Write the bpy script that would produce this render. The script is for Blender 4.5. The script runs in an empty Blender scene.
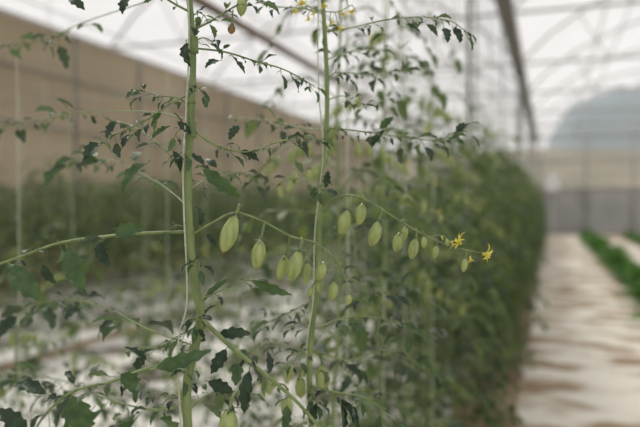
import bpy, math, random
from mathutils import Vector, Matrix, Euler
R = random.Random(7)
scene = bpy.context.scene
scene.view_settings.view_transform = 'Standard'
scene.view_settings.exposure = 0.0

# ---------------------------------------------------------------- camera
FPX = 675.0
YAW = math.radians(18.8); PITCH = math.radians(-0.72)
cam_d = bpy.data.cameras.new('camera'); cam = bpy.data.objects.new('camera', cam_d)
scene.collection.objects.link(cam); scene.camera = cam
cam.location = (0, 0, 1.3)
cam.rotation_euler = Euler((math.pi/2 + PITCH, 0, YAW))
cam_d.lens = FPX*36/640; cam_d.sensor_width = 36
cam_d.dof.use_dof = True; cam_d.dof.focus_distance = 1.0; cam_d.dof.aperture_fstop = 2.2
cam_d.clip_end = 2000; cam_d.clip_start = 0.02
CM = Matrix.Translation(Vector((0, 0, 1.3))) @ cam.rotation_euler.to_matrix().to_4x4()
def W(u, v, d=1.0):   # surveyed point -> metres in the world
    return CM @ Vector(((u-320)/FPX*d, -(v-213.5)/FPX*d, -d))
PX = 1/FPX

# ---------------------------------------------------------------- materials
def new_mat(name):
    m = bpy.data.materials.new(name); m.use_nodes = True
    nt = m.node_tree; nt.nodes.clear()
    out = nt.nodes.new('ShaderNodeOutputMaterial')
    return m, nt, out
def noise_col(nt, c1, c2, scale, detail=3, lo=0.35, hi=0.65, stretch=None):
    tc = nt.nodes.new('ShaderNodeTexCoord')
    nz = nt.nodes.new('ShaderNodeTexNoise'); nz.inputs['Scale'].default_value = scale; nz.inputs['Detail'].default_value = detail
    if stretch:
        mp = nt.nodes.new('ShaderNodeMapping'); mp.inputs['Scale'].default_value = stretch
        nt.links.new(tc.outputs['Object'], mp.inputs[0]); nt.links.new(mp.outputs[0], nz.inputs[0])
    else:
        nt.links.new(tc.outputs['Object'], nz.inputs[0])
    rp = nt.nodes.new('ShaderNodeValToRGB')
    rp.color_ramp.elements[0].position = lo; rp.color_ramp.elements[0].color = (*c1, 1)
    rp.color_ramp.elements[1].position = hi; rp.color_ramp.elements[1].color = (*c2, 1)
    nt.links.new(nz.outputs['Fac'], rp.inputs[0])
    return rp.outputs[0], nz
def mat(name, c1, c2=None, scale=20, rough=0.6, trans=0.0, bump=0.0, stretch=None, lo=.35, hi=.65, metal=0, spec=.4, tcol=None, under=None, coat=0):
    m, nt, out = new_mat(name)
    c2 = c2 or tuple(min(1, x*1.2) for x in c1)
    col, nz = noise_col(nt, c1, c2, scale, 4, lo, hi, stretch)
    if under:   # pale underside of the blade
        ge = nt.nodes.new('ShaderNodeNewGeometry'); mc = nt.nodes.new('ShaderNodeMix'); mc.data_type = 'RGBA'
        nt.links.new(ge.outputs['Backfacing'], mc.inputs[0]); nt.links.new(col, mc.inputs[6]); mc.inputs[7].default_value = (*under, 1)
        col = mc.outputs[2]
    p = nt.nodes.new('ShaderNodeBsdfPrincipled')
    nt.links.new(col, p.inputs['Base Color']); p.inputs['Roughness'].default_value = rough
    p.inputs['Metallic'].default_value = metal; p.inputs['Specular IOR Level'].default_value = spec
    p.inputs['Coat Weight'].default_value = coat; p.inputs['Coat Roughness'].default_value = .15
    if bump:
        b = nt.nodes.new('ShaderNodeBump'); b.inputs['Strength'].default_value = bump; b.inputs['Distance'].default_value = .01
        nt.links.new(nz.outputs['Fac'], b.inputs['Height']); nt.links.new(b.outputs[0], p.inputs['Normal'])
    if trans:
        t = nt.nodes.new('ShaderNodeBsdfTranslucent')
        if tcol: t.inputs[0].default_value = (*tcol, 1)
        else: nt.links.new(col, t.inputs[0])
        mx = nt.nodes.new('ShaderNodeMixShader'); mx.inputs[0].default_value = trans
        nt.links.new(p.outputs[0], mx.inputs[1]); nt.links.new(t.outputs[0], mx.inputs[2]); nt.links.new(mx.outputs[0], out.inputs[0])
    else:
        nt.links.new(p.outputs[0], out.inputs[0])
    return m
def film(name, col, op, trans=.6):
    m, nt, out = new_mat(name)
    c, nz = noise_col(nt, tuple(x*.9 for x in col), col, .8, 3)
    tr = nt.nodes.new('ShaderNodeBsdfTransparent')
    d = nt.nodes.new('ShaderNodeBsdfDiffuse'); t = nt.nodes.new('ShaderNodeBsdfTranslucent')
    nt.links.new(c, d.inputs[0]); nt.links.new(c, t.inputs[0])
    a = nt.nodes.new('ShaderNodeMixShader'); a.inputs[0].default_value = trans
    nt.links.new(d.outputs[0], a.inputs[1]); nt.links.new(t.outputs[0], a.inputs[2])
    b = nt.nodes.new('ShaderNodeMixShader'); b.inputs[0].default_value = op
    nt.links.new(tr.outputs[0], b.inputs[1]); nt.links.new(a.outputs[0], b.inputs[2]); nt.links.new(b.outputs[0], out.inputs[0])
    return m
M_STEM = mat('tomato_stem', (.14, .20, .075), (.25, .32, .13), 60, .45, spec=.3, stretch=(1, 1, .3))
M_LEAF = mat('tomato_leaf', (.028, .062, .03), (.075, .13, .058), 70, .45, trans=.28, tcol=(.12, .22, .05), bump=.8, under=(.12, .165, .10))
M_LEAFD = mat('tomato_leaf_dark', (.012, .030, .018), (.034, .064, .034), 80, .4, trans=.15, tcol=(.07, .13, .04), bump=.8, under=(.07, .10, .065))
M_FRUIT = mat('tomato_fruit_unripe', (.20, .27, .07), (.36, .42, .14), 120, .22, stretch=(1, 1, .1), spec=.5, lo=.3, hi=.62, coat=.4)
M_PETAL = mat('tomato_petal', (.72, .60, .05), (.82, .74, .14), 60, .5, trans=.3)
M_DRY = mat('dried_petal', (.18, .10, .05), (.30, .2, .09), 60, .8)
M_TWINE = mat('twine', (.42, .47, .34), (.60, .62, .50), 200, .8)
MF = [M_STEM, M_LEAF, M_LEAFD, M_FRUIT, M_PETAL, M_DRY, M_TWINE]
STEM, LEAF, DARK, FRUIT, PETAL, DRY, TWINE = range(7)
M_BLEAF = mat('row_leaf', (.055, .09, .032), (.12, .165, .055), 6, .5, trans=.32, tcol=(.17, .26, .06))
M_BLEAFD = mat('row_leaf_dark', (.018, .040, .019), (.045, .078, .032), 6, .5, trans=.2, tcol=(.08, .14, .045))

# ---------------------------------------------------------------- mesh builder
class MB:
    def __init__(s): s.v = []; s.f = []; s.m = []
    def grid(s, rows, mi, closed=False):
        b = len(s.v); n = len(rows[0])
        for r in rows: s.v.extend([tuple(p) for p in r])
        for i in range(len(rows)-1):
            for j in range(n if closed else n-1):
                k = (j+1) % n
                s.f.append((b+i*n+j, b+i*n+k, b+(i+1)*n+k, b+(i+1)*n+j)); s.m.append(mi)
    def obj(s, name, mats, parent=None, smooth=True, link=True):
        me = bpy.data.meshes.new(name); me.from_pydata(s.v, [], s.f)
        for m in mats: me.materials.append(m)
        me.polygons.foreach_set('material_index', s.m)
        if smooth: me.polygons.foreach_set('use_smooth', [True]*len(s.f))
        me.update()
        if not link: return me
        o = bpy.data.objects.new(name, me); scene.collection.objects.link(o)
        if parent: o.parent = parent
        return o
def cr(pts, n):
    P = [pts[0]*2-pts[1]] + pts + [pts[-1]*2-pts[-2]]
    out = []
    for i in range(1, len(P)-2):
        a, b, c, d = P[i-1:i+3]
        for k in range(n):
            t = k/n
            out.append(.5*((2*b)+(c-a)*t+(2*a-5*b+4*c-d)*t*t+(3*b-a-3*c+d)*t**3))
    out.append(pts[-1].copy()); return out
def tube(mb, path, r0, r1, mi, seg=8, wob=0, rng=R):
    n = len(path); T0 = (path[1]-path[0]).normalized()
    ref = Vector((1, 0, 0)) if abs(T0.x) < .8 else Vector((0, 1, 0))
    N = T0.cross(ref).normalized(); rows = []
    for i, p in enumerate(path):
        T = (path[min(i+1, n-1)]-path[max(i-1, 0)]).normalized()
        N = (N - T*N.dot(T)).normalized(); B = T.cross(N)
        t = i/(n-1); r = r0+(r1-r0)*t
        if wob: r *= 1+wob*rng.uniform(-1, 1)
        rows.append([p+(N*math.cos(2*math.pi*k/seg)+B*math.sin(2*math.pi*k/seg))*r for k in range(seg)])
    rows.append([path[-1]+(rows[-1][k]-path[-1])*.05 for k in range(seg)])
    mb.grid(rows, mi, True)
def leaflet(mb, base, D, N, L, Wd, mi, fold=.4, curl=.8, ns=12, nt=3, rng=R, lobes=4, wave=.12, petiole=True):
    D = D.normalized(); S = D.cross(N)
    if S.length < 1e-4: S = D.cross(Vector((1, .1, 0)))
    S.normalize(); N = S.cross(D).normalized()
    ph = rng.uniform(0, 6); tw = rng.uniform(-.5, .5)
    p = base.copy(); rows = []
    if petiole:
        q = base+D*L*.12
        tube(mb, [base, base+D*L*.06, q], L*.02, L*.015, STEM if mi < 7 else 0, 4); p = q
    a0 = -curl*.4
    for i in range(ns+1):
        s = i/ns; a = a0+curl*s*(.6+.8*s)
        d = D*math.cos(a)-N*math.sin(a); nn = N*math.cos(a)+D*math.sin(a)
        c, sn = math.cos(tw*s), math.sin(tw*s); sd = S*c+nn*sn; n2 = nn*c-S*sn
        w = Wd*.5*(math.sin(math.pi*min(1, s**.75))**.8 if 0 < s < 1 else 0)*(1-.25*s)
        if lobes: w *= 1+.2*math.sin(s*2*math.pi*lobes+ph)*(1 if s > .1 else 0)
        w = max(w, L*.006)
        row = []
        for j in range(-nt, nt+1):
            t = j/nt; f = fold*abs(t)
            off = sd*(t*w*math.cos(f)) + n2*(abs(t)*w*math.sin(f)*1.0)
            off += n2*(wave*w*math.sin(s*9+ph+t*2)*abs(t))
            if nt > 1: off -= n2*(w*.35*max(0, abs(t)-.5)*2*abs(curl)*.5)
            if petiole and nt > 1: off += d*(abs(t)*w*.35)
            row.append(p+off)
        rows.append(row); p = p+d*(L/ns)
    mb.grid(rows, mi)
def leaf_to(mb, a, b, wr=.5, mi=LEAF, roll=0, fold=.4, curl=.7, facing=None, **k):
    ax = b-a; L = ax.length; D = ax.normalized()
    f = facing or Vector((.25, -.75, .6))
    N = (f-D*f.dot(D)).normalized(); N = Matrix.Rotation(roll, 3, D) @ N
    leaflet(mb, a, D, N, L, L*wr, mi, fold, curl, **k)
def rvec(rng, s=1): return Vector((rng.uniform(-s, s), rng.uniform(-s, s), rng.uniform(-s, s)))
def fruit(mb, top, bot, w, mi=FRUIT, seg=16, ns=12, rng=R, sep=True, ped=None):
    ax = bot-top; L = ax.length; D = ax.normalized()
    N = D.cross(Vector((.3, 1, .1))).normalized(); B = D.cross(N)
    rows = []
    for i in range(ns+1):
        s = .5-.5*math.cos(math.pi*i/ns)
        r = w*.5*max(0, math.sin(math.pi*min(1, s**1.1)))**.54
        r = max(r, w*.03)
        rows.append([top+D*(s*L)+(N*math.cos(2*math.pi*k/seg)+B*math.sin(2*math.pi*k/seg))*r*(1+.05*math.cos(8*math.pi*k/seg)*(1-.6*s)) for k in range(seg)])
    mb.grid(rows, mi, True)
    tube(mb, [bot-D*L*.03, bot+D*L*.015, bot+D*L*.05], w*.09, w*.012, DRY if ns > 8 else mi, 6)
    if sep:
        for k in range(5):
            a = 2*math.pi*k/5+rng.uniform(-.3, .3)
            o = N*math.cos(a)+B*math.sin(a)
            leaflet(mb, top+D*w*.02, (o*.9+D*rng.uniform(-.1, .5)), -D, w*rng.uniform(.65, .95), w*.17, DARK, .3, rng.uniform(-1.2, .2), ns=6, nt=1, lobes=0, rng=rng, petiole=False)
    if ped is not None:
        kn = top-D*L*.22+(ped-top)*.15
        path = cr([ped, ped.lerp(kn, .5)+Vector((0, 0, .003)), kn, top+D*L*.02], 4)
        tube(mb, path, w*.055+.0004, w*.07+.0005, STEM, 6)
        kb = cr([kn.lerp(top, -.08), kn, kn.lerp(top, .12)], 2)
        tube(mb, kb, w*.1+.0006, w*.1+.0006, STEM, 6)
def flower(mb, c, D, size, rng=R, open_=1.0):
    D = D.normalized(); N = D.cross(Vector((.2, .4, 1))).normalized(); B = D.cross(N)
    for k in range(6):
        a = 2*math.pi*k/6+rng.uniform(-.25, .25); o = N*math.cos(a)+B*math.sin(a)
        leaflet(mb, c, o*open_+D*(.5), D, size*rng.uniform(.75, 1.15), size*.24, PETAL, .5, rng.uniform(.4, 1.7), ns=8, nt=1, lobes=0, rng=rng, petiole=False)
        leaflet(mb, c-D*size*.06, o*.8-D*.1, D, size*.6, size*.1, LEAF, .3, rng.uniform(-.3, .8), ns=5, nt=1, lobes=0, rng=rng, petiole=False)
    tube(mb, [c, c+D*size*.3, c+D*size*.6], size*.12, size*.05, PETAL, 7)
def branch(mb, pts, r0, r1, leaves=True, gap=.03, size=.028, start=.2, rng=R, n=6, dark=.5, hd=True, term=True, curl=(.3, 1.7)):
    path = cr(pts, n); tube(mb, path, r0, r1, STEM, 7)
    if not leaves: return path
    gap *= .6; size *= 1.12
    tot = sum((path[i+1]-path[i]).length for i in range(len(path)-1)); acc = 0; nxt = tot*start; sd = 1
    for i in range(len(path)-1):
        seg = (path[i+1]-path[i]); acc += seg.length
        if acc >= nxt:
            T = seg.normalized(); side = T.cross(Vector((0, 0, 1)))
            side = side.normalized() if side.length > .05 else Vector((1, 0, 0))
            side = Matrix.Rotation(rng.uniform(-.9, .9), 3, T) @ side
            for s in ((sd, -sd) if rng.random() < .7 else (sd,)):
                D = T*rng.uniform(.1, .8)+side*s*rng.uniform(.6, 1)+Vector((0, 0, rng.uniform(-.9, .15)))
                L = size*rng.uniform(.4, 1.35)
                ped = L*rng.uniform(.2, .5); b = path[i+1]+D.normalized()*ped
                tube(mb, [path[i+1], path[i+1].lerp(b, .5)+Vector((0, 0, .001)), b], .0007, .0006, STEM, 4)
                leaflet(mb, b, D, Vector((0, 0, 1))+rvec(rng, .6), L, L*rng.uniform(.35, .62), DARK if rng.random() < dark else LEAF,
                        rng.uniform(.2, 1.0), rng.uniform(*curl), rng=rng, lobes=rng.choice([2, 3, 4]))
                if rng.random() < .5:   # secondary leaflet on the petiolule
                    L2 = L*rng.uniform(.35, .6); D2 = D.cross(Vector((0, 0, 1))).normalized()*rng.choice([-1, 1])+D*.3+Vector((0, 0, -.3))
                    leaflet(mb, path[i+1].lerp(b, .6), D2, Vector((0, 0, 1))+rvec(rng, .5), L2, L2*.5, DARK if rng.random() < dark else LEAF, .5, rng.uniform(*curl), ns=8, nt=2, rng=rng, lobes=2)
            nxt = acc+gap*rng.uniform(.6, 1.4); sd = -sd
    if term:
        D = (path[-1]-path[-2]).normalized()+Vector((0, 0, -.3))
        L = size*1.2; leaflet(mb, path[-1], D, Vector((0, 0, 1))+rvec(rng, .4), L, L*.5, LEAF, .4, 1.0, rng=rng)
    return path
def axil_shoot(mb, p, rng, ln):
    a = rng.uniform(0, 6.28); o = Vector((math.cos(a), math.sin(a), 0))
    branch(mb, [p, p+o*ln*.4+Vector((0, 0, ln*.35)), p+o*ln*.8+Vector((0, 0, ln*.3)), p+o*ln*1.1], .0010, .0006, size=.018, gap=.018, rng=rng, dark=.7, n=4)

# ================================================================= focal plant (left vine)
A = MB()
def P3(lst, d=1.0): return [W(*(p if len(p) == 3 else (p[0], p[1], d))) for p in lst]
stemA = P3([(188, -230), (186, -110), (186, -40), (190, 5), (193, 60, 1.005), (191, 120), (188, 180), (190, 240, .995), (196, 290), (201, 318), (194, 352), (187, 385), (188, 430), (196, 520), (190, 620)])
stemA = stemA + [Vector((stemA[-1].x+.01, stemA[-1].y+.01, .35)), Vector((stemA[-1].x, stemA[-1].y, .0))]
tube(A, cr(stemA, 8), .0040, .0080, STEM, 12, .05)
for (u, v, d, r) in [(191, 95, 1, 1.25), (190, 234, 1, 1.25), (201, 319, 1, 1.3), (188, 372, 1, 1.2), (194, 45, 1, 1.25), (192, 130, 1, 1.2)]:
    c = W(u, v, d); tube(A, cr([c+Vector((0, 0, .012)), c, c-Vector((0, 0, .012))], 3), .0048*r, .0055*r, STEM, 10)
rA = random.Random(3)
# petioles
branch(A, P3([(191, 93), (170, 104), (150, 118), (130, 128), (108, 138), (97, 150, .97)]), .0014, .0008, size=.022, gap=.02, rng=rA, dark=.8)
branch(A, P3([(191, 108), (178, 98), (160, 96), (145, 92, .98)]), .0011, .0006, size=.018, gap=.02, rng=rA)
branch(A, P3([(190, 232), (150, 233, .98), (110, 236, .96), (60, 243, .95), (20, 257, .93), (-25, 272, .92)]), .0026, .0014, size=.024, gap=.045, rng=rA, start=.25)
branch(A, P3([(189, 374), (165, 366, .98), (140, 371, .95), (110, 382, .93), (72, 392, .92), (45, 415, .9), (30, 440, .88)]), .0026, .0014, size=.03, gap=.03, rng=rA, start=.2)
branch(A, P3([(201, 318), (226, 342), (250, 362, .99), (277, 384, .98), (300, 405, .97), (330, 440, .96)]), .0038, .0022, size=.03, gap=.04, rng=rA, start=.25)
branch(A, P3([(193, 48), (225, 52, 1.02), (255, 61, 1.03), (285, 70, 1.05), (314, 86, 1.08)]), .0016, .0009, size=.022, gap=.02, rng=rA, dark=.7)
branch(A, P3([(192, 128), (213, 144), (245, 152, 1.03), (275, 143, 1.05), (300, 136, 1.08), (318, 138, 1.1)]), .0017, .0008, size=.024, gap=.02, rng=rA, dark=.75)
branch(A, P3([(190, 12), (175, 4), (158, -6, .98), (130, -20, .97)]), .002, .001, size=.024, gap=.03, rng=rA)
branch(A, P3([(193, 30), (213, 20, .98), (232, 8, .97), (262, -8, .96), (300, -30, .95)]), .0018, .001, size=.024, gap=.025, rng=rA)
branch(A, P3([(199, 300), (222, 290), (245, 281, .98), (256, 280, .98)]), .0012, .0007, size=.015, gap=.04, rng=rA)
branch(A, P3([(200, 325), (180, 335, 1.03), (160, 346, 1.06), (140, 348, 1.1)]), .0014, .0008, size=.03, gap=.025, rng=rA)
branch(A, P3([(188, 182), (165, 150, 1.04), (140, 130, 1.1), (120, 122, 1.14)]), .0011, .0007, size=.02, gap=.03, rng=rA)
branch(A, P3([(189, 210), (176, 196, 1.1), (150, 178, 1.25), (110, 160, 1.4), (70, 158, 1.5)]), .0012, .0008, size=.036, gap=.035, rng=rA, start=.35)
branch(A, P3([(190, 120), (150, 112, 1.15), (90, 112, 1.3), (40, 120, 1.45), (-10, 130, 1.5)]), .0012, .0008, size=.034, gap=.035, rng=rA, start=.45)
branch(A, P3([(190, 400), (160, 410, 1.1), (110, 400, 1.25), (60, 380, 1.4), (0, 372, 1.5)]), .0022, .001, size=.048, gap=.035, rng=rA, start=.2)
branch(A, P3([(192, 345), (150, 330, 1.12), (110, 310, 1.25), (70, 300, 1.35), (20, 305, 1.45)]), .0014, .0008, size=.044, gap=.035, rng=rA, start=.3)
branch(A, P3([(187, -20), (150, 0, 1.2), (90, 20, 1.35), (40, 40, 1.5), (0, 45, 1.6)]), .0012, .0008, size=.036, gap=.04, rng=rA, start=.55)
branch(A, P3([(189, 410), (205, 396, 1.03), (225, 390, 1.06), (250, 395, 1.08)]), .0014, .0008, size=.028, gap=.03, rng=rA)
branch(A, P3([(190, 190), (205, 180, 1.05), (228, 172, 1.12), (250, 176, 1.2)]), .0010, .0007, size=.024, gap=.03, rng=rA)
for v, ln in [(48, .03), (97, .035), (132, .03), (160, .025), (236, .03), (268, .03), (320, .035), (350, .04), (374, .04), (402, .04), (15, .03)]:
    axil_shoot(A, min(cr(stemA, 8), key=lambda q: (q-W(190, v, 1)).length), rA, ln)
LV = [ # base, tip, width ratio, mat, roll, fold, curl, depth
 ((142, 93), (126, 98), .5, LEAF, 0, .5, .8, .98), ((118, 119), (107, 136), .65, DARK, .4, .3, .5, .97),
 ((102, 144), (85, 158), .75, DARK, .2, .5, 1.0, .96), ((150, 160), (122, 192), .5, LEAF, .5, .4, .9, .9),
 ((172, 148), (180, 172), .5, DARK, -.5, .6, .9, .98), ((176, 120), (190, 133), .5, DARK, .3, .5, .6, .99),
 ((150, 140), (168, 127), .35, LEAF, .2, .6, .4, .98), ((240, 124), (230, 138), .6, DARK, .1, .3, .5, 1.0),
 ((198, 165), (238, 196), .34, LEAF, .6, .5, .8, .9), ((238, 150), (258, 160), .5, DARK, 0, .4, .6, 1.03),
 ((98, 240), (108, 264), .55, DARK, .3, .4, .9, .97), ((66, 244), (82, 286), .5, LEAF, .1, .3, .6, .93),
 ((112, 236), (143, 228), .5, LEAF, .4, .6, 1.4, .96), ((8, 262), (38, 298), .5, LEAF, .2, .3, .9, .88),
 ((40, 262), (56, 284), .4, DARK, .4, .5, .9, .93), ((247, 279), (288, 294), .28, LEAF, .7, .4, .5, .98),
 ((232, 276), (204, 300), .22, LEAF, .1, .6, .5, 1.0),
 ((118, 372), (138, 388), .75, LEAF, 0, .2, .4, .93), ((70, 391), (86, 430), .8, LEAF, .2, .3, .6, .9),
 ((150, 370), (207, 352), .3, LEAF, .6, .5, .9, .9), ((250, 366), (244, 410), .36, DARK, .1, .4, .6, .98),
 ((228, 346), (212, 372), .5, DARK, -.4, .4, .8, 1.02), ((270, 376), (268, 352), .4, DARK, .4, .4, .7, 1.0),
 ((215, 335), (250, 333), .4, DARK, .3, .5, 1.2, 1.02), ((186, 40), (189, 64), .45, DARK, .5, .6, .7, .99),
 ((50, 395), (14, 383), .45, DARK, .2, .3, .9, .95), ((30, 436), (0, 410), .5, DARK, .2, .3, .9, .9),
 ((205, 380), (232, 392), .5, DARK, .2, .3, .9, 1.05), ((222, 60), (206, 66), .5, DARK, .2, .3, .9, 1.0),
 ((130, -4), (122, 12), .6, DARK, .2, .4, .9, .97), ((68, -2), (84, 8), .5, DARK, .2, .4, 1.6, .95),
 ((200, 228), (196, 206), .5, DARK, .8, .7, 1.2, 1.01), ((206, 232), (216, 246), .4, DARK, .2, .5, 1.2, 1.01),
]
for a, b, wr, mi, roll, fo, cu, d in LV:
    leaf_to(A, W(*a, d), W(b[0], b[1], d+rA.uniform(-.02, .02)), wr, mi, roll, fo, cu, rng=rA, ns=16, nt=4)
tube(A, cr(P3([(130, -20, .97), (131, -10, .97), (130, -3, .97)]), 3), .0008, .0007, STEM, 5)
tube(A, cr(P3([(130, -20, .97), (100, -22, .96), (74, -14, .95), (68, -1, .95)]), 4), .0010, .0007, STEM, 5)
# fruit truss
pd = cr(P3([(190, 236), (212, 223, .985), (235, 213, .97), (262, 221, .97), (290, 236, .97), (315, 243, .975), (333, 257, .98), (345, 278, .98), (349, 292, .98)]), 8)
tube(A, pd, .0019, .0010, STEM, 8)
def near(pth, q): return min(pth, key=lambda p: (p-q).length)
def frt(mb, pth, t, b, w, d, dz=0, **k):
    top = W(*t, d); bot = W(b[0], b[1], d+dz)
    cand = [p for p in pth if p.z > top.z-.001] or pth
    fruit(mb, top, bot, w*PX*d, ped=near(cand, top+Vector((0, 0, .012))), **k)
for t, b, w, d, dz in [((236, 214), (223, 252), 17.5, .965, -.004), ((261, 239), (256, 269), 15, .965, 0), ((286, 255), (278, 280), 11.5, .985, .004), ((300, 250), (290, 281), 15, .96, -.003),
                       ((308, 262), (306, 284), 8.5, .985, 0), ((324, 261), (318, 281), 11, .97, 0), ((320, 279), (319, 293), 7.5, .985, 0), ((335, 281), (331, 301), 9.5, .975, 0), ((349, 294), (348, 305), 6.5, .98, 0), ((312, 286), (309, 297), 6, .99, 0)]:
    frt(A, pd, t, b, w, d, dz, rng=rA, seg=24, ns=18)
fruit(A, W(230, 408, .95), W(227, 440, .95), 19*PX, ped=W(238, 392, .97), rng=rA)
fruit(A, W(243, -8, .97), W(241, 16, .97), 11*PX, ped=W(240, -18, .97), rng=rA)
fruit(A, W(232, 24, .97), W(231, 34, .97), 8*PX, DRY, ped=W(233, 10, .97), rng=rA)
fruit(A, W(288, 396, 1.05), W(286, 418, 1.05), 13*PX, ped=W(280, 384, 1), rng=rA)
# support twine beside stem, tied to the overhead wire
tw = [W(190, -230), W(187, -60, .99), W(189, 40, .992), W(186, 110, .99), W(183, 165, .99), W(184, 215, .985), W(187, 300, .99), W(178, 345, .99), W(181, 430, .99), W(188, 560, .995)]
tw = [Vector((tw[0].x, tw[0].y, 2.6))]+tw+[Vector((tw[-1].x, tw[-1].y, .05))]
tube(A, cr(tw, 8), .0013, .0013, TWINE, 6)
A.obj('tomato_plant', MF)

# ================================================================= second vine
Bm = MB(); rB = random.Random(11); DB = 1.15
stemB = P3([(318, -200), (322, -60), (323, 0), (327, 80), (326, 140), (320, 185), (319, 240), (317, 285), (312, 330), (309, 370), (312, 430), (318, 520), (312, 640)], DB)
stemB += [Vector((stemB[-1].x+.01, stemB[-1].y, 0))]
tube(Bm, cr(stemB, 8), .0034, .0060, STEM, 12, .05)
BR = [([(326, 128), (350, 130), (380, 134, 1.17), (410, 138, 1.19), (440, 140, 1.2), (462, 128, 1.2)], .0015, .026, .02),
      ([(325, 32), (350, 28), (385, 20), (420, 17, 1.12), (450, 21, 1.1), (464, 30, 1.1)], .0014, .022, .026),
      ([(328, 80), (345, 73, 1.2), (372, 74, 1.25), (400, 70, 1.3)], .0013, .024, .025),
      ([(324, 14), (300, 8), (275, 6, 1.12), (250, -6, 1.1)], .0012, .02, .03),
      ([(326, 100), (345, 96), (365, 105, 1.2), (385, 100, 1.25)], .0011, .022, .025),
      ([(326, 130), (300, 128, 1.2), (270, 120, 1.25), (245, 118, 1.3)], .0012, .024, .025),
      ([(318, 268), (345, 276, 1.2), (370, 290, 1.25), (395, 292, 1.3)], .0014, .028, .025),
      ([(312, 330), (345, 318, 1.18), (380, 318, 1.2), (415, 330, 1.25)], .0018, .034, .022),
      ([(310, 360), (285, 345, 1.2), (262, 345, 1.22), (240, 360, 1.25)], .0014, .028, .022),
      ([(310, 385), (335, 392, 1.1), (365, 398, 1.1), (395, 420, 1.1)], .0018, .034, .025),
      ([(314, 300), (290, 312, 1.2), (262, 325, 1.25)], .0012, .024, .025),
      ([(311, 420), (290, 428, 1.2), (262, 440, 1.25)], .0014, .03, .03),
      ([(312, 350), (350, 360, 1.3), (390, 350, 1.4), (430, 372, 1.5)], .0018, .038, .025),
      ([(326, 60), (350, 52, 1.3), (385, 50, 1.4), (420, 60, 1.5)], .0013, .026, .03),
      ([(320, 190), (300, 178, 1.2), (276, 182, 1.26), (255, 176, 1.3)], .0011, .02, .03)]
for pts, r, sz, gp in BR:
    branch(Bm, P3(pts, DB), r, r*.5, size=sz, gap=gp, rng=rB, dark=.55)
for v, ln in [(30, .03), (80, .035), (130, .03), (190, .03), (268, .03), (330, .035), (360, .04), (400, .04)]:
    axil_shoot(Bm, min(cr(stemB, 8), key=lambda q: (q-W(318, v, DB)).length), rB, ln)
for a, b, wr, mi, roll, fo, cu, d in [((452, 26), (462, 45), .5, DARK, .3, .7, 2.0, 1.1), ((325, 190), (328, 172), .5, DARK, .3, .5, .6, 1.14), ((378, 130), (392, 118), .5, LEAF, .3, .5, .6, 1.17),
        ((455, 134), (466, 124), .7, DARK, 0, .5, 1, 1.2), ((410, 335), (408, 352), .5, LEAF, .2, .4, .6, 1.2), ((318, 400), (312, 424), .5, DARK, .4, .4, .8, 1.12), ((386, 128), (372, 146), .45, DARK, .2, .4, .6, 1.17)]:
    leaf_to(Bm, W(*a, d), W(*b, d), wr, mi, roll, fo, cu, rng=rB, ns=16, nt=4)
pe = cr(P3([(320, 212, 1.15), (332, 200, 1.13), (350, 195, 1.10), (370, 202, 1.08), (392, 216, 1.05), (415, 230, 1.03), (440, 242, 1.01), (462, 249, 1.0), (486, 254, 1.0)]), 8)
tube(Bm, pe, .0019, .0008, STEM, 8)
for t, b, w, d in [((348, 210), (341, 235), 13.5, 1.09), ((363, 203), (358, 225), 11.5, 1.09), ((379, 221), (371, 246), 13, 1.06), ((400, 232), (396, 252), 11, 1.04), ((406, 226), (403, 240), 7.5, 1.06),
                   ((416, 238), (411, 259), 10, 1.03), ((437, 245), (434, 259), 6, 1.01), ((424, 236), (424, 248), 6, 1.02), ((446, 238), (448, 246), 4.5, 1.0), ((466, 258), (463, 272), 6, 1.0)]:
    frt(Bm, pe, t, b, w, d, rng=rB, seg=24, ns=16)
flower(Bm, W(461, 244, 1.0), Vector((-.5, -.4, .5)), 14*PX, rB)
flower(Bm, W(483, 254, 1.0), Vector((.9, -.3, -.1)), 14*PX, rB)
flower(Bm, W(470, 256, 1.0), Vector((.2, -.3, -.8)), 8*PX, rB, .3)
flower(Bm, W(453, 245, 1.0), Vector((-.2, -.3, .8)), 7*PX, rB, .3)
flower(Bm, W(443, 240, 1.0), Vector((-.2, -.3, .8)), 6*PX, rB, .3)
# upper flower truss
pu = cr(P3([(324, -5), (300, -4), (312, 8, 1.12), (335, 12, 1.12), (352, 5, 1.12)], DB), 5)
tube(Bm, pu, .0013, .0007, STEM, 6)
for u, v in [(340, 14), (354, 10), (330, 20), (316, 12), (300, 4), (345, -2), (338, 26), (308, 16), (324, 2), (292, 12)]:
    tube(Bm, [near(pu, W(u, v, 1.12)), W(u, v-2, 1.12), W(u, v, 1.12)], .0007, .0007, STEM, 5)
    flower(Bm, W(u, v, 1.12), rvec(rB)+Vector((0, -.2, -.6)), 10*PX, rB, .6)
fruit(Bm, W(322, 364, 1.2), W(323, 392, 1.2), 15*PX*1.2, ped=W(311, 352, 1.15), rng=rB)
fruit(Bm, W(300, 376, 1.2), W(301, 398, 1.2), 12*PX*1.2, ped=W(310, 366, 1.15), rng=rB)
tw = [W(321, -200, DB), W(318, 60, DB-.012), W(323, 150, DB-.012), W(315, 230, DB-.012), W(313, 300, DB-.012), W(306, 370, DB-.012), W(313, 560, DB-.01)]
tw = [Vector((tw[0].x, tw[0].y, 2.6))]+tw+[Vector((tw[-1].x, tw[-1].y, .05))]
tube(Bm, cr(tw, 8), .0010, .0010, TWINE, 6)
Bm.obj('tomato_plant', MF)

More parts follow.
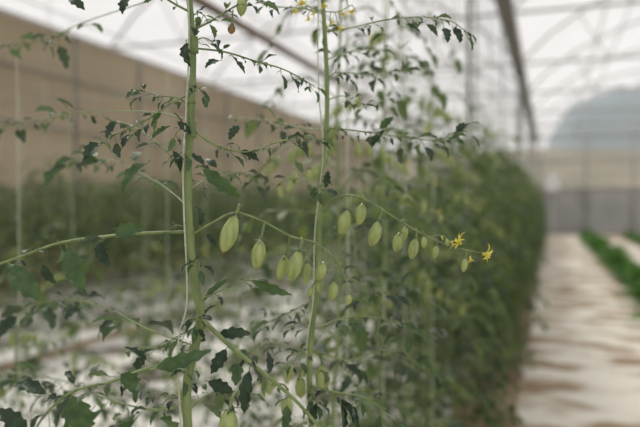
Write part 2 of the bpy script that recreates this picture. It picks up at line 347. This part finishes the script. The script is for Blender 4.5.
# ================================================================= row plants (instanced variants)
RM = [M_STEM, M_BLEAF, M_BLEAFD, M_FRUIT, M_PETAL, M_DRY, M_TWINE]
def row_plant(seed, h=1.75, dens=20, zlo=.2, ns=7, nt=1, lsize=.05):
    r = random.Random(seed); mb = MB()
    pts = [Vector((r.uniform(-.03, .03), r.uniform(-.03, .03), z*h/8)) for z in range(9)]; pts[0] = Vector((0, 0, 0))
    path = cr(pts, 4); tube(mb, path, .007, .003, STEM, 6)
    tube(mb, [Vector((0, 0, .05)), Vector((.01, 0, 1.2)), Vector((0, 0, 2.6))], .0022, .0022, TWINE, 4)
    for i in range(dens):
        z = zlo+(h*.98-zlo)*((i+r.random())/dens)
        p = min(path, key=lambda q: abs(q.z-z)); a = i*2.4+r.uniform(-.5, .5)
        top = z/h; ln = r.uniform(.20, .36)*(1.0 if top < .75 else .65)
        o = Vector((math.cos(a), math.sin(a), 0)); up = r.uniform(.05, .4)
        q = [p, p+o*ln*.4+Vector((0, 0, up*ln*.7)), p+o*ln*.75+Vector((0, 0, up*ln*.3)), p+o*ln+Vector((0, 0, -ln*r.uniform(.1, .5)))]
        c = cr(q, 4); tube(mb, c, .0022, .001, STEM, 4)
        nl = len(c)
        for k in range(3, nl, 2):
            T = (c[k]-c[k-1]).normalized(); S = T.cross(Vector((0, 0, 1))).normalized()
            for s in (1, -1):
                D = T*.4+S*s+Vector((0, 0, r.uniform(-.8, .1))); L = lsize*r.uniform(.6, 1.3)*(1.15 if top < .7 else .7)
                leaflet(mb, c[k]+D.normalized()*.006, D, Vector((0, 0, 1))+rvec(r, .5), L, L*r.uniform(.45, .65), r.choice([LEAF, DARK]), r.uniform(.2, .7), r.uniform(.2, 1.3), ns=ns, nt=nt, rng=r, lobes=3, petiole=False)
        D = (c[-1]-c[-2]); leaflet(mb, c[-1], D, Vector((0, 0, 1))+rvec(r, .4), lsize*1.3, lsize*.75, LEAF, .4, .8, ns=ns, nt=nt, rng=r, petiole=False)
    for i in range(5):
        z = h*r.uniform(.45, .95); p = min(path, key=lambda q: abs(q.z-z)); a = r.uniform(0, 6.28); o = Vector((math.cos(a), math.sin(a), 0))
        c = cr([p, p+o*.07+Vector((0, 0, .02)), p+o*.14, p+o*.2-Vector((0, 0, .04))], 3); tube(mb, c, .002, .001, STEM, 4)
        for k in range(3, len(c)):
            L = .045*(1.1-.5*k/len(c)); t = c[k]+Vector((r.uniform(-.01, .01), r.uniform(-.01, .01), -.008))
            fruit(mb, t, t+Vector((r.uniform(-.004, .004), 0, -L)), L*.52, seg=8, ns=6, rng=r, sep=False)
        flower(mb, c[-1], o-Vector((0, 0, .5)), .014, r, .7)
    return mb.obj('row_plant_mesh', RM, link=False)
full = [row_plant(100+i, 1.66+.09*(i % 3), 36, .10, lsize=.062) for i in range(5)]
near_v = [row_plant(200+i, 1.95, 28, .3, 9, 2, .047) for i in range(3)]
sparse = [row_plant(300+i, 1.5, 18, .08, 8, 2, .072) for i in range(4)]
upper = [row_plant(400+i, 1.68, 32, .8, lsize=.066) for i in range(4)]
def row(name, x, ys, variants, jit=.05, smin=.9, smax=1.1, seed=0):
    r = random.Random(seed); e = bpy.data.objects.new(name, None); e.location = (x, ys[0], 0); scene.collection.objects.link(e)
    for i, y in enumerate(ys):
        o = bpy.data.objects.new('plant_%d' % (i+1), r.choice(variants)); scene.collection.objects.link(o); o.parent = e
        o.location = (r.uniform(-jit, jit), y-ys[0]+r.uniform(-jit, jit), 0); o.rotation_euler = (0, 0, r.uniform(0, 6.28))
        s = r.uniform(smin, smax); o.scale = (s, s, s*r.uniform(.95, 1.05))
    return e
def fr(a, b, s):
    o = []
    while a < b: o.append(a); a += s
    return o
row('tomato_plant_row', -.50, fr(1.62, 3.1, .38), near_v, seed=1, smin=.95, jit=.04)
row('tomato_plant_row', -.50, fr(3.2, 30, .33), full, seed=2, smin=.88, smax=1.12, jit=.08)
row('tomato_plant_row', -.9, fr(3.4, 30, .42), full, seed=3, smin=.8, smax=1.0)
row('tomato_plant_row', -1.4, fr(1.5, 4, .7), sparse, seed=24, smin=.62, smax=.8)
row('tomato_plant_row', -2.1, fr(1.7, 8, .7), sparse, seed=4, smin=.7, smax=.95, jit=.15)
row('tomato_plant_row', -2.1, fr(8, 30, .6), full, seed=9, smin=.8, smax=.95)
row('tomato_plant_row', -3.1, fr(2.8, 14, .9), sparse, seed=44, smin=.6, smax=.9, jit=.2)
row('tomato_plant_row', -4.5, fr(3, 30, .36), upper, seed=5, smin=.82, smax=1.05)
row('tomato_plant_row', -4.6, fr(3.3, 14, 1.1), sparse, seed=45, smin=.6, smax=.9, jit=.2)
row('tomato_plant_row', -5.7, fr(3, 30, .36), upper, seed=15, smin=.85, smax=1.05)
row('tomato_plant_row', -6.8, fr(3, 30, .36), upper, seed=6, smin=.9, smax=1.1)
row('tomato_plant_row', -7.3, fr(3, 30, .36), full, seed=7, smin=.85, smax=1.1)

# low crop on the right
M_LOW = mat('low_crop_leaf', (.055, .14, .035), (.11, .23, .055), 8, .5, trans=.3, tcol=(.15, .34, .06))
def low_plant(seed):
    r = random.Random(seed); mb = MB()
    for i in range(22):
        a = i*2.4; e = r.uniform(.2, 1.3); D = Vector((math.cos(a)*math.cos(e), math.sin(a)*math.cos(e), math.sin(e))); L = r.uniform(.18, .34)
        leaflet(mb, Vector((0, 0, .01)), D, Vector((0, 0, 1))-D*.3, L, L*.6, 0, .3, r.uniform(.4, 1.2), ns=7, nt=1, rng=r, petiole=False, lobes=2)
    return mb.obj('low_crop_mesh', [M_LOW], link=False)
lows = [low_plant(i) for i in range(4)]
row('lettuce_bed', 1.3, fr(5, 29, .27), lows, seed=12, jit=.14, smin=.7, smax=1.5)
row('lettuce_bed', 2.9, fr(5, 29, .22), lows, seed=13)
row('lettuce_bed', 4.3, fr(5, 29, .24), lows, seed=14)

# ================================================================= ground
def box(mb, c, s, mi=0):
    x, y, z = c; a, b, h = s[0]/2, s[1]/2, s[2]/2; n = len(mb.v)
    mb.v += [(x+i*a, y+j*b, z+k*h) for i in (-1, 1) for j in (-1, 1) for k in (-1, 1)]
    for f in [(0, 1, 3, 2), (4, 6, 7, 5), (0, 4, 5, 1), (2, 3, 7, 6), (0, 2, 6, 4), (1, 5, 7, 3)]: mb.f.append(tuple(n+q for q in f)); mb.m.append(mi)
def beam(mb, a, b, r, mi=0, seg=8): 
    a = Vector(a); b = Vector(b); tube(mb, [a, a.lerp(b, .5), b], r, r, mi, seg)
M_SOIL = mat('dry_soil', (.16, .105, .065), (.34, .25, .16), 1.5, .95, bump=.4)
fl = MB(); fl.v = [(-8.2, -5, 0), (8, -5, 0), (8, 32, 0), (-8.2, 32, 0)]; fl.f = [(0, 1, 2, 3)]; fl.m = [0]; fl.obj('floor', [M_SOIL], smooth=False)
M_MULCH = mat('white_mulch_film', (.30, .20, .11), (.74, .70, .61), 1.7, .6, lo=.43, hi=.55, stretch=(.8, 1.7, 1), bump=.5)
M_MULCH2 = mat('clean_mulch_film', (.10, .075, .05), (.74, .72, .68), 1.9, .5, lo=.42, hi=.49, bump=.5)
def sheet(name, x0, x1, y0, y1, m, seed, amp=.02):
    r = random.Random(seed); mb = MB(); nx, ny = 10, 120; rows = []
    for j in range(ny+1):
        y = y0+(y1-y0)*j/ny; e0 = r.uniform(-.04, .04); e1 = r.uniform(-.04, .04)
        rows.append([Vector((x0+e0+(x1+e1-x0-e0)*i/nx, y, .006+amp*(r.random() if 0 < i < nx else .05))) for i in range(nx+1)])
    mb.grid(rows, 0); return mb.obj(name, [m])
sheet('ground_cover_sheet', -.2, 1.15, -4, 31, M_MULCH, 1)
sheet('ground_cover_sheet', -4.0, -.6, -4, 31, M_MULCH2, 2)
sheet('ground_cover_sheet', -7.9, -4.2, -4, 31, M_MULCH2, 3)
sheet('ground_cover_sheet', 1.6, 2.6, -4, 31, M_MULCH, 4)
sheet('ground_cover_sheet', 3.1, 7.5, -4, 31, M_MULCH2, 5)

# ================================================================= greenhouse shell
M_STEEL = mat('galvanised_steel', (.22, .21, .20), (.32, .31, .30), 8, .5, metal=.2)
M_ROOFS = mat('washed_out_pipe', (.32, .31, .30), (.42, .41, .39), 8, .6)  # washed-out look of the bright roof put into the pale pipe colour
M_RUST = mat('rusted_pipe', (.17, .12, .08), (.26, .18, .12), 8, .8)
M_FILM = film('roof_film', (.87, .86, .88), .42)
M_ENDF = film('end_film', (.88, .88, .87), .2)
M_TAN = mat('tan_shade_screen', (.38, .325, .25), (.54, .475, .375), .6, .9, trans=.4, tcol=(.64, .56, .43), stretch=(1, .3, 1))
M_GREY = mat('grey_sheet_wall', (.34, .335, .325), (.44, .435, .425), 1.2, .7)
XL, XM, XR, ZE, ZR = -8.0, -.62, 7.6, 4.3, 6.2
def arch_pts(x0, x1, n=14): return [(x0+(x1-x0)*i/n, ZE+(ZR-ZE)*math.sin(math.pi*i/n)**.8) for i in range(n+1)]
rf = MB()
for x0, x1 in ((XL, XM), (XM, XR)):
    ap = arch_pts(x0, x1); rf.grid([[Vector((x, y, z+.04)) for x, z in ap] for y in (-5, 4, 13, 22, 32)], 0)
rf.obj('ceiling', [M_FILM])
fm = MB()
for y in [-1, 3, 7, 11, 15, 19, 23, 27, 31]:
    for x0, x1 in ((XL, XM), (XM, XR)):
        ap = arch_pts(x0, x1)
        tube(fm, [Vector((x, y, z)) for x, z in ap], .025, .025, 1, 6)
        beam(fm, (x0, y, ZE), (x1, y, ZE), .025, 1, 6)
        for k in range(2, 13, 2):
            x, z = ap[k]; x2 = ap[k+1 if (k//2) % 2 else k-1][0]; beam(fm, (x2, y, ZE), (x, y, z), .013, 1, 5)
for y in [15, 23, 31]: beam(fm, (XM, y, 0), (XM, y, ZE), .06, 0, 10)
for x, y in [(-.5, 4.45), (-.72, 7.0), (-.72, 11.0)]: beam(fm, (x, y, 0), (x, y, ZE), .013, 0, 8)
for x0, x1 in ((XL, XM), (XM, XR)):
    ap = arch_pts(x0, x1)
    for k in (3, 7, 11): beam(fm, (ap[k][0], -5, ap[k][1]), (ap[k][0], 32, ap[k][1]), .018, 1, 6)
fm.obj('greenhouse_roof_frame', [M_STEEL, M_ROOFS], smooth=True)
g = MB(); box(g, (XM, 13.5, ZE-.12), (.22, 36.6, .14)); g.obj('rain_gutter', [M_STEEL], smooth=False)
pb = MB(); beam(pb, (-4.0, -5, 3.75), (-4.0, 31.5, 3.75), .06, 0, 8)  # brown purlin pipe of the crop support, not part of any heating
for y in (7, 15, 23, 31): beam(pb, (-4.0, y, 3.75), (-4.0, y, 4.33), .02)
pb.obj('crop_purlin_pipe', [M_RUST])
wires = MB()
for x in (-.48, -.9, -1.4, -2.1, -3.2, -4.5, -5.7, -6.8, -7.3):
    beam(wires, (x, -5, 2.62), (x, 31.6, 2.62), .004, 0, 5)
for y in (-1, 3, 7, 11, 15, 19, 23, 27, 31): beam(wires, (XL+.15, y, 2.63), (XM, y, 2.63), .007, 0, 5)
for y in (3, 7, 11, 15, 19, 23, 27, 31):
    for x in (-3.2, -6.0): beam(wires, (x, y, 2.6), (x, y, ZE), .005, 0, 5)
wires.obj('crop_support_wires', [M_STEEL])
# left wall
wl = MB(); box(wl, (XL-.08, 13.5, 2.15), (.04, 37, 4.3)); wl.obj('wall_left', [M_TAN], smooth=False)
wp = MB()
for y in fr(-4, 32, 2): beam(wp, (XL, y, 0), (XL, y, ZE), .03, 0, 8)
for z in (1.2, 2.6, 3.5, ZE): beam(wp, (XL+.02, -5, z), (XL+.02, 31.8, z), .024, 0, 6)
wp.obj('wall_posts_left', [M_STEEL])
wr_ = MB(); box(wr_, (XR+.06, 13.5, 2.15), (.02, 37, 4.3)); wr_.obj('wall_right', [M_ENDF], smooth=False)
# end wall: sheet base, film above
wb = MB(); YE = 31.9
rows = []
for z in (0, 2.0):
    rows.append([Vector((XL+(XR-XL)*i/200, YE+.025*math.sin(i*1.4), z)) for i in range(201)])
wb.grid(rows, 0); wb.obj('wall_back', [M_GREY])
ef = MB()
for x0, x1 in ((XL, XM), (XM, XR)):
    ap = arch_pts(x0, x1); ef.grid([[Vector((x, YE, 2.0)) for x, z in ap], [Vector((x, YE, z)) for x, z in ap]], 0)
ef.obj('window_back', [M_ENDF])
ep = MB()
for x in fr(XL, XR, 1.9): beam(ep, (x, YE-.08, 0), (x, YE-.08, ZE), .04, 0, 6)
for z in (2.02, 3.2, ZE): beam(ep, (XL, YE-.1, z), (XR, YE-.1, z), .03, 0, 6)
ep.obj('wall_frame_back', [M_STEEL])
cb = MB(); box(cb, (.1, YE-.3, 2.25), (.55, .25, .7)); box(cb, (.1, YE-.44, 2.25), (.47, .03, .62)); box(cb, (.3, YE-.47, 2.25), (.03, .04, .1)); beam(cb, (.1, YE-.3, 1.95), (.1, YE-.3, 0), .02)
o = cb.obj('electrical_cabinet', [mat('white_enamel', (.8, .8, .8), (.85, .85, .85), 5, .4)], smooth=False)
bv = o.modifiers.new('b', 'BEVEL'); bv.width = .01

# ================================================================= outside
M_FIELD = mat('dry_hillside', (.075, .075, .04), (.20, .16, .105), .12, .95)
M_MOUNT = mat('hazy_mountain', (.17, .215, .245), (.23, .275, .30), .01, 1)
og = MB(); rows = []
for j in range(24):
    y = 32.3+j*4; z = 0 if j < 3 else min(8.0, (j-3)*.75)
    rows.append([Vector((-90+i*6, y, z-.02+(math.sin(i*.7+j*.3)*.35 if j > 3 else 0))) for i in range(38)])
og.grid(rows, 0); og.obj('hillside_outside', [M_FIELD])
mt = MB(); rows = []; rm = random.Random(4)
def prof(x):
    a = 60*math.exp(-(abs(x-26)/34)**3)+48*math.exp(-(abs(x-85)/45)**2)+22*math.exp(-((x+150)/80)**2)
    return min(a, 66+a*.02)+2*math.sin(x*.21)+1.2*math.sin(x*.53+1)
for j, (yy, k) in enumerate([(320, 0), (345, .4), (370, .75), (400, 1), (440, .8), (520, 0)]):
    rows.append([Vector((x, yy+8*math.sin(x*.05), max(0, prof(x)*k)-2)) for x in range(-420, 421, 6)])
mt.grid(rows, 0); mt.obj('mountain', [M_MOUNT])
gp = MB(); gp.v = [(-900, 36, -2), (900, 36, -2), (900, 900, -2), (-900, 900, -2)]; gp.f = [(0, 1, 2, 3)]; gp.m = [0]; gp.obj('valley_ground', [M_FIELD], smooth=False)

# ================================================================= light
w = bpy.data.worlds.new('overcast_sky'); scene.world = w; w.use_nodes = True
bg = w.node_tree.nodes['Background']; bg.inputs[0].default_value = (.945, .93, .925, 1); bg.inputs[1].default_value = .92
sd = bpy.data.lights.new('sun', 'SUN'); sd.energy = 3.3; sd.angle = math.radians(20); sd.color = (1, .96, .86)
so = bpy.data.objects.new('sun', sd); scene.collection.objects.link(so); so.rotation_euler = Euler((math.radians(-30), math.radians(-32), 0)); so.location = (-3, 3, 12)
